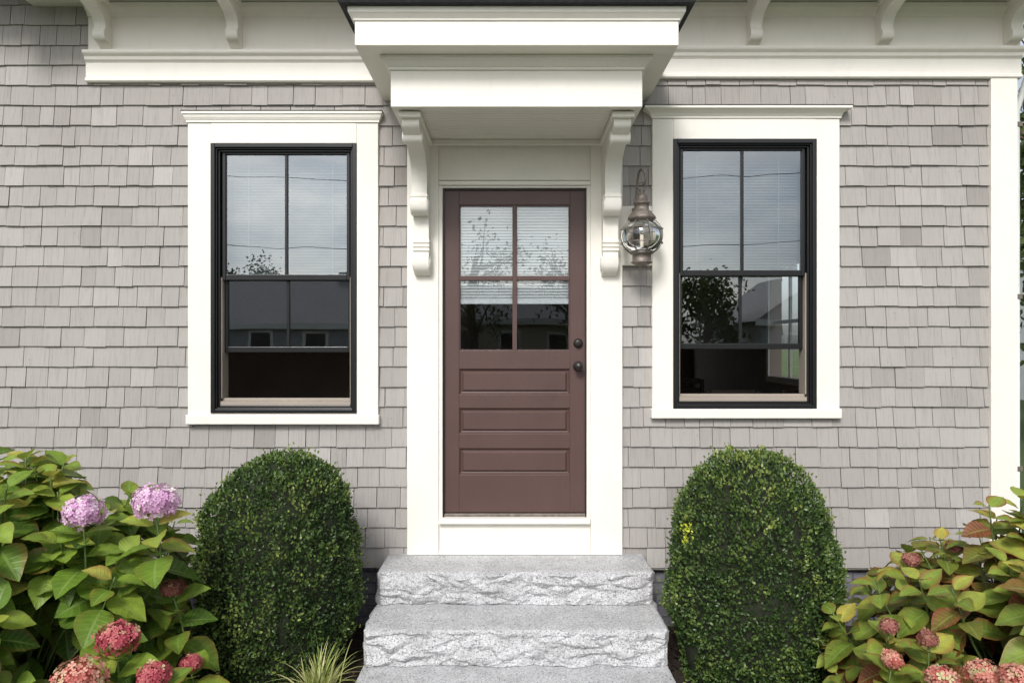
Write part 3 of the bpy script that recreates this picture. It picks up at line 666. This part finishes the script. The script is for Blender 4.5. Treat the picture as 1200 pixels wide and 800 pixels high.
# ================================================================== HYDRANGEAS
def big_leaf_template():
    nt_,ns_=9,6; V=[];F=[]
    for i in range(nt_+1):
        t=i/nt_; w=math.sin(math.pi*min(1,t**.78))**.85*.5 if 0<t<1 else 0.0
        w*= (1-.25*max(0,t-.7)/.3)
        for j in range(ns_+1):
            s=-1+2*j/ns_
            h=.10*abs(s)**1.1*w*2 - .26*t*t + .05*t + .012*math.sin(t*26)*abs(s)
            V.append((t, s*w, h, s))
    for i in range(nt_):
        for j in range(ns_):
            a=i*(ns_+1)+j; F.append((a,a+1,a+ns_+2,a+ns_+1))
    return V,F
BT,BFc=big_leaf_template()
def flower_head(nm,c,R,mat,par,seed):
    r_=np.random.default_rng(seed)
    n=int(150*(R/.1)**1.6)+40
    i=np.arange(n)+.5; ph=np.arccos(1-1.75*i/n); th=math.pi*(1+5**.5)*i
    Nn=np.stack([np.cos(th)*np.sin(ph),np.sin(th)*np.sin(ph),np.cos(ph)],1)
    sq=r_.uniform(.62,.85)
    rad=R*(1+r_.normal(0,.07,n)+.16*np.array([noise.noise(Vector(q)*2.5+Vector((seed,0,0))) for q in Nn]))
    P_=Nn*rad[:,None]*np.array([1,1,sq])+np.array(c)
    T=[];Fc=[]
    for k in range(4):
        a=k*math.pi/2
        pts=[(0.02,0,0),(.45,.32,.06),(.85,.36,.12),(1.0,0,.10),(.85,-.36,.12),(.45,-.32,.06)]
        b0=len(T)
        for (u,v,h) in pts: T.append((u*math.cos(a)-v*math.sin(a),u*math.sin(a)+v*math.cos(a),h-.1+.2*(k%2)*u*.3))
        Fc.append(tuple(range(b0,b0+6)))
    Dr=np.cross(Nn,r_.normal(0,1,(n,3))); No=Nn+r_.normal(0,.32,(n,3))
    sz=r_.uniform(.011,.017,n)
    rnd=np.clip(.5+r_.normal(0,.2,n)+.15*Nn[:,2]+.35*np.array([noise.noise(Vector(q)*3+Vector((seed,5,0))) for q in Nn]),0,1)
    scatter(nm,P_,Dr,No,sz,sz,T,Fc,rnd,mat,par)
    lathe(nm+'_core',[(R*.76*math.sin(t),R*sq*.76*math.cos(t)) for t in np.linspace(0.01,2.3,12)],c,mat,par,16)
def hydrangea(name,cx_,cy_,rx,ry,H,ns_,seed,mat,flowers,edge,lmin,lmax,zp=.8):
    g=empty(name,(cx_,cy_,0)); r_=np.random.default_rng(seed)
    P_=[];Dr=[];No=[];Ln=[];Rn=[];Ez=[]
    tips=[]
    for i in range(ns_):
        u=r_.random(); a=r_.random()*2*math.pi; ph=math.acos(1-u*.98)
        k=r_.choice([1,1,.97,.9,.8,.68])
        n=np.array([math.cos(a)*math.sin(ph),math.sin(a)*math.sin(ph),math.cos(ph)])
        bumpy=1+.14*noise.noise(Vector(n*2.2)+Vector((seed,0,0)))
        tip=np.array([cx_+rx*n[0]*k*bumpy,cy_+ry*n[1]*k*bumpy,max(.12,.12+(H-.12)*n[2]**zp*k*bumpy)])
        if tip[1]>-.12: continue
        tips.append((tip,n,None))
    for f in flowers: tips.append((np.array(f[0])-np.array([0,0,f[1]*.75]),np.array([0,0,1.0]),f))
    st=0
    for tip,n,f in tips:
        ax=n*.8+np.array([0,0,.8])+r_.normal(0,.12,3); ax/=np.linalg.norm(ax)
        base=np.array([cx_+(tip[0]-cx_)*.25,cy_+(tip[1]-cy_)*.25,0.0])
        mid=tip-ax*.28; pts=catmull([base,(base+mid)/2+np.array([0,0,.05]),mid,tip],4)
        tube('stem_%d'%st,pts,list(np.linspace(.006,.0035,len(pts))),M_stem,g,5); st+=1
        a0=r_.random()*math.pi
        t1=np.cross(ax,[.3,.2,.9]); t1/=np.linalg.norm(t1); t2=np.cross(ax,t1)
        for k in range(5):
            s=.012+k*.05 if f is None else .03+k*.05
            a1=a0+k*math.pi/2+r_.normal(0,.15)
            for q in (0,math.pi):
                d=t1*math.cos(a1+q)+t2*math.sin(a1+q)
                size=r_.uniform(lmin,lmax)*(.6+.15*k if f is None else .8+.08*k); size=min(size,lmax)
                el=.55-.22*k+r_.normal(0,.18) 
                dd=d+ax*el; P_.append(tip-ax*s+d*.01); Dr.append(dd); No.append(ax+np.array([0,-.25,.3])+r_.normal(0,.18,3)-d*.2)
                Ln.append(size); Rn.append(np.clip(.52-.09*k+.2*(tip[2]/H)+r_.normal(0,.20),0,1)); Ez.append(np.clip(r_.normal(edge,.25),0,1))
    Ln=np.array(Ln)
    scatter('leaves',np.array(P_),np.array(Dr),np.array(No),Ln,Ln*r_.uniform(.66,.85,len(Ln)),BT,BFc,np.array(Rn),mat,g,True,Ez)
    for i,f in enumerate(flowers): flower_head('flower_head_%d'%i,tuple(f[0]),f[1],f[2],g,seed*10+i)
def F_(px,py,d,r_,m): return ((MX(px,D-d),-(D-d),MZ(py,D-d)),r_,m)
fl=[F_(183,588,3.15,.095,M_flil),F_(98,600,3.1,.082,M_flil),F_(138,747,2.85,.078,M_fred),F_(203,688,3.25,.050,M_fdry),F_(224,776,3.05,.042,M_fred),
    F_(92,797,2.65,.095,M_fcor),F_(180,792,2.8,.06,M_fred)]
hydrangea('hydrangea_bush',-2.40,-1.15,.90,.78,1.24,145,5,M_hyd,fl,.08,.14,.21)
fr=[F_(1042,733,3.05,.036,M_fdry),F_(1068,655,3.4,.038,M_fdry),F_(1118,640,3.45,.034,M_fdry),F_(1105,794,2.7,.055,M_fcor),
    F_(1152,788,2.7,.06,M_fcor),F_(1194,796,2.6,.065,M_fcor),F_(1045,772,2.9,.036,M_fcor),F_(1088,748,2.95,.036,M_fdry),F_(1190,655,3.3,.036,M_fred)]
hydrangea('hydrangea_bush.001',2.42,-1.25,.93,.80,1.08,165,21,M_hyd2,fr,.50,.12,.18,1.15)

# ================================================================== GRASS CLUMPS
def grass(name,x,y,h,n,seed):
    r_=np.random.default_rng(seed); V=[];F=[];R=[]
    for i in range(n):
        a=r_.random()*2*math.pi; L=h*r_.uniform(.6,1.15); w=r_.uniform(.003,.006); out=r_.uniform(.3,1.1)
        bx,by=x+r_.normal(0,.03),y+r_.normal(0,.03); k=len(V); c=r_.random(); sg=7
        for j in range(sg+1):
            t=j/sg; rad=L*out*.75*t**1.3; zz_=L*(t*1.1-.75*out*t*t)
            cx_=bx+math.cos(a)*rad; cy_=by+math.sin(a)*rad; ww=w*(1-t**2)+.0004
            V+= [(cx_-math.sin(a)*ww,cy_+math.cos(a)*ww,max(.01,zz_)),(cx_+math.sin(a)*ww,cy_-math.cos(a)*ww,max(.01,zz_))]; R+=[c,c]
        for j in range(sg): F.append((k+2*j,k+2*j+1,k+2*j+3,k+2*j+2))
    o=mesh(name,V,F,M_grass); at=o.data.attributes.new('rnd','FLOAT','POINT'); at.data.foreach_set('value',R)
grass('ornamental_grass',-.96,-.98,.36,150,1); grass('ornamental_grass.001',.96,-.98,.14,40,2)

# ================================================================== GROUND
def sheet(nm,x0,x1,y0,y1,z_,mat): return mesh(nm,[(x0,y0,z_),(x1,y0,z_),(x1,y1,z_),(x0,y1,z_)],[(0,1,2,3)],mat)
sheet('ground',-300,300,-300,300,0,M_lawn)
V=[];F=[];nx,ny=90,36
for j in range(ny+1):
    for i in range(nx+1):
        x=-5.5+9.2*i/nx; y=-2.7+2.75*j/ny; V.append((x,y,.006+.022*max(0,.5+noise.noise(Vector((x*4,y*4,0))))))
for j in range(ny):
    for i in range(nx): a_=j*(nx+1)+i; F.append((a_,a_+1,a_+nx+2,a_+nx+1))
mesh('mulch_bed',V,F,M_mulch,None,True)
n=9000; rr=np.random.default_rng(4)
P_=np.stack([rr.uniform(-3.2,3.4,n),rr.uniform(-2.4,0,n),rr.uniform(.02,.05,n)],1)
keep=~((np.abs(P_[:,0]-scx)<.81)&(P_[:,1]>-1.2)); P_=P_[keep]; n=len(P_)
Dr=rr.normal(0,1,(n,3))*np.array([1,1,.35]); No=rr.normal(0,.5,(n,3))+np.array([0,0,1]); Ln=rr.uniform(.012,.045,n)
scatter('mulch_chips',P_,Dr,No,Ln,Ln*.45,SMALL_T,SMALL_F,rr.random(n)**1.6,M_chip)
box('front_path',-.75,.8,-10.0,-1.21,-.05,.03,M_conc,None,.006)
box('sidewalk',-80,80,-11.8,-10.0,-.05,.034,M_conc,None,.005)
box('kerb',-80,80,-12.0,-11.801,-.1,.13,M_conc,None,.01)
sheet('road',-120,120,-20,-12.0,.006,M_asph); sheet('road_marking',-120,120,-16.07,-15.93,.010,M_line)
box('kerb.001',-80,80,-20.2,-20.0,-.1,.13,M_conc,None,.01)

# ================================================================== HOUSES ACROSS THE STREET (reflected in the glass)
def far_house(nm,x,y,w,d,h,rh,mat,ridge='x',chim=.4):
    e=empty(nm,(x,y,0)); x0,x1,y0,y1=x-w/2,x+w/2,y-d/2,y+d/2
    box('walls',x0,x1,y0,y1,0,h,mat,e,0)
    o_=.4
    if ridge=='x':
        V=[(x0-o_,y0-o_,h),(x1+o_,y0-o_,h),(x1+o_,y1+o_,h),(x0-o_,y1+o_,h),(x0-o_,y,h+rh),(x1+o_,y,h+rh)]; F=[(0,1,5,4),(2,3,4,5),(0,4,3),(1,2,5),(0,3,2,1)]
    else:
        V=[(x0-o_,y0-o_,h),(x1+o_,y0-o_,h),(x1+o_,y1+o_,h),(x0-o_,y1+o_,h),(x,y0-o_,h+rh),(x,y1+o_,h+rh)]; F=[(0,4,5,3),(1,2,5,4),(0,1,4),(3,5,2),(0,3,2,1)]
    mesh('roof',V,F,M_froof,e)
    if ridge=='y':
        mesh('gable',[(x0,y1+o_+.01,h+.1),(x1,y1+o_+.01,h+.1),(x,y1+o_+.01,h+rh*.88)],[(0,1,2)],mat,e)
        box('gable_window_trim',x-.5,x+.5,y1+o_+.012,y1+o_+.03,h+.2,h+1.2,M_white,e,0); box('gable_window',x-.4,x+.4,y1+o_+.031,y1+o_+.04,h+.3,h+1.1,M_wing,e,0)
    nwin=int(w/2.2)
    for s in range(1 if h<4 else 2):
        for i in range(nwin):
            xx=x0+(i+.5)*w/nwin; zz_=1.0+s*2.8
            if zz_+1.5>h: continue
            box('window_trim',xx-.55,xx+.55,y1,y1+.05,zz_-.1,zz_+1.5,M_white,e,0); box('window',xx-.42,xx+.42,y1+.05,y1+.06,zz_,zz_+1.38,M_wing,e,0)
    box('eave_board',x0-.38,x1+.38,y1+.38,y1+.405,h-.15,h+.08,M_white,e,0)
    if chim: box('chimney',x+w*.2,x+w*.2+.7,y-.4,y+.3,h,h+rh+chim,M_bark,e,0)
far_house('house_across_street',-10.6,-30,11,9,2.7,2.3,M_grayh,'x',.3); far_house('house_across_street.001',1,-33,9,9,2.9,2.0,M_beige,'x',.5)
far_house('house_across_street.002',13.8,-30,6.5,9,2.9,2.3,M_grayh,'y',0); far_house('house_across_street.003',29,-31,10,9,5.4,2.6,M_white,'x'); far_house('house_across_street.004',-31,-31,11,9,5.4,2.8,M_white,'y')
def tree(nm,x,y,h,cr,seed,nl=5000,lsz=.22,sparse=1.0):
    e=empty(nm,(x,y,0)); r_=np.random.default_rng(seed); ends=[]
    tr=[(x,y,-.1),(x+.1,y,h*.25),(x+.05,y+.1,h*.5),(x+.2,y,h*.72)]
    tube('trunk',catmull(tr,4),list(np.linspace(.03*h,.012*h,13)),M_bark,e,8)
    for i in range(14):
        t=r_.uniform(.3,.95); s=np.array([x+.1,y,h*.72*t]); a=i*2.4; el=r_.uniform(.35,1.1); L_=cr*r_.uniform(.7,1.1)
        en=s+np.array([math.cos(a)*math.cos(el),math.sin(a)*math.cos(el),math.sin(el)])*L_
        md=(s+en)/2+r_.normal(0,.12*cr*.3,3); tube('limb_%d'%i,catmull([s,md,en],4),list(np.linspace(.008*h,.002*h,9)),M_bark,e,6)
        ends+= [en,md*.4+en*.6]
        for q in range(3):
            e2=md+ (en-md)*r_.uniform(.2,1)+r_.normal(0,.3*cr,3)*np.array([1,1,.8]); tube('twig_%d_%d'%(i,q),[tuple(md+(en-md)*.4),tuple(e2)],[.004*h,.001*h],M_bark,e,5); ends.append(e2)
    C=np.array(ends); idx=r_.integers(0,len(C),nl); P_=C[idx]+r_.normal(0,1,(nl,3))*cr*.16*sparse
    lum=np.clip(.5+.3*((P_[:,2]-h*.4)/h)+r_.normal(0,.2,nl),0,1)
    Ln=r_.uniform(.7,1.2,nl)*lsz
    scatter('foliage',P_,r_.normal(0,1,(nl,3)),r_.normal(0,1,(nl,3)),Ln,Ln*.6,SMALL_T,SMALL_F,lum,M_tree,e)
tree('street_tree',-1.6,-22,7.2,2.0,1,900,.16); tree('street_tree.001',2.6,-25,7.0,1.9,2,1200,.18)
tree('street_tree.002',8.4,-27,5.6,1.7,3,3000,.2); tree('street_tree.003',-24,-24,8.5,2.8,4,3000,.2)
tree('street_tree.004',23,-23,10,3,6,3000,.2); tree('street_tree.005',-17.5,-42,7.4,2.6,7,5000,.25)
for k,xp in enumerate((-20.0,18.5)):
    up_=empty('utility_pole' if k==0 else 'utility_pole.001',(xp,-20.8,0))
    tube('pole',[(xp,-20.8,-.1),(xp,-20.8,9.0)],[.16,.11],M_bark,up_,10); box('cross_arm',xp-.06,xp+.06,-21.7,-19.9,8.3,8.42,M_bark,up_,.01)
uw=empty('utility_wires',(0,-20.8,7))
for k,(yy,zz_) in enumerate(((-20.0,8.45),(-20.8,6.2))):
    tube('wire_%d'%k,[(xq,yy,zz_-1.0*(1-((xq+.75)/19.25)**2)) for xq in np.linspace(-20,18.5,20)],.012,M_hard,uw,6)
tree('garden_tree',9.6,7,7.5,2.6,8,5000,.18); tree('garden_tree.001',14.5,12,9,3,9,4000,.2)
far_house('neighbouring_house',22,16,10,9,5.2,3.0,M_white,'y')

# ================================================================== LIGHT, WORLD, CAMERA
w=bpy.data.worlds.new('World'); sc.world=w; w.use_nodes=True; nt=w.node_tree
bg=nt.nodes['Background']; sky=nt.nodes.new('ShaderNodeTexSky'); sky.sky_type='NISHITA'; sky.sun_disc=False
sky.sun_elevation=math.radians(41); sky.sun_rotation=math.radians(195); sky.dust_density=3.0; sky.air_density=1.0; sky.ozone_density=1.0
hs=nt.nodes.new('ShaderNodeHueSaturation'); hs.inputs['Saturation'].default_value=0.35; hs.inputs['Value'].default_value=1.15
nt.links.new(sky.outputs[0],hs.inputs['Color'])
tcw=nt.nodes.new('ShaderNodeTexCoord'); mpw=nt.nodes.new('ShaderNodeMapping'); mpw.inputs['Scale'].default_value=(2.2,2.2,6.0); nt.links.new(tcw.outputs['Generated'],mpw.inputs['Vector'])
nw=N(nt,'ShaderNodeTexNoise',Scale=1.6,Detail=6.0,Roughness=.55); nt.links.new(mpw.outputs[0],nw.inputs['Vector'])
rw=ramp(nt,[(0.35,(0.70,0.75,0.82)),(0.62,(1.2,1.19,1.17))],nw.outputs['Fac'])
nt.links.new(mixc(nt,hs.outputs[0],rw.outputs[0],1.0,'MULTIPLY'),bg.inputs[0]); bg.inputs[1].default_value=0.15
sun=bpy.data.lights.new('sun','SUN'); sun.energy=2.35; sun.angle=math.radians(14); sun.color=(1,.98,.95)
so=bpy.data.objects.new('sun',sun); sc.collection.objects.link(so); so.rotation_euler=(math.radians(49),0,math.radians(-15))
cam=bpy.data.cameras.new('camera'); co=bpy.data.objects.new('camera',cam); sc.collection.objects.link(co)
co.location=(0,-D,EYE); co.rotation_euler=(math.radians(90),0,0); cam.lens=S/1200*36; cam.sensor_width=36; cam.shift_y=5/1200; cam.clip_end=1000
sc.camera=co
sc.view_settings.view_transform='Standard'; sc.view_settings.look='None'; sc.view_settings.exposure=0
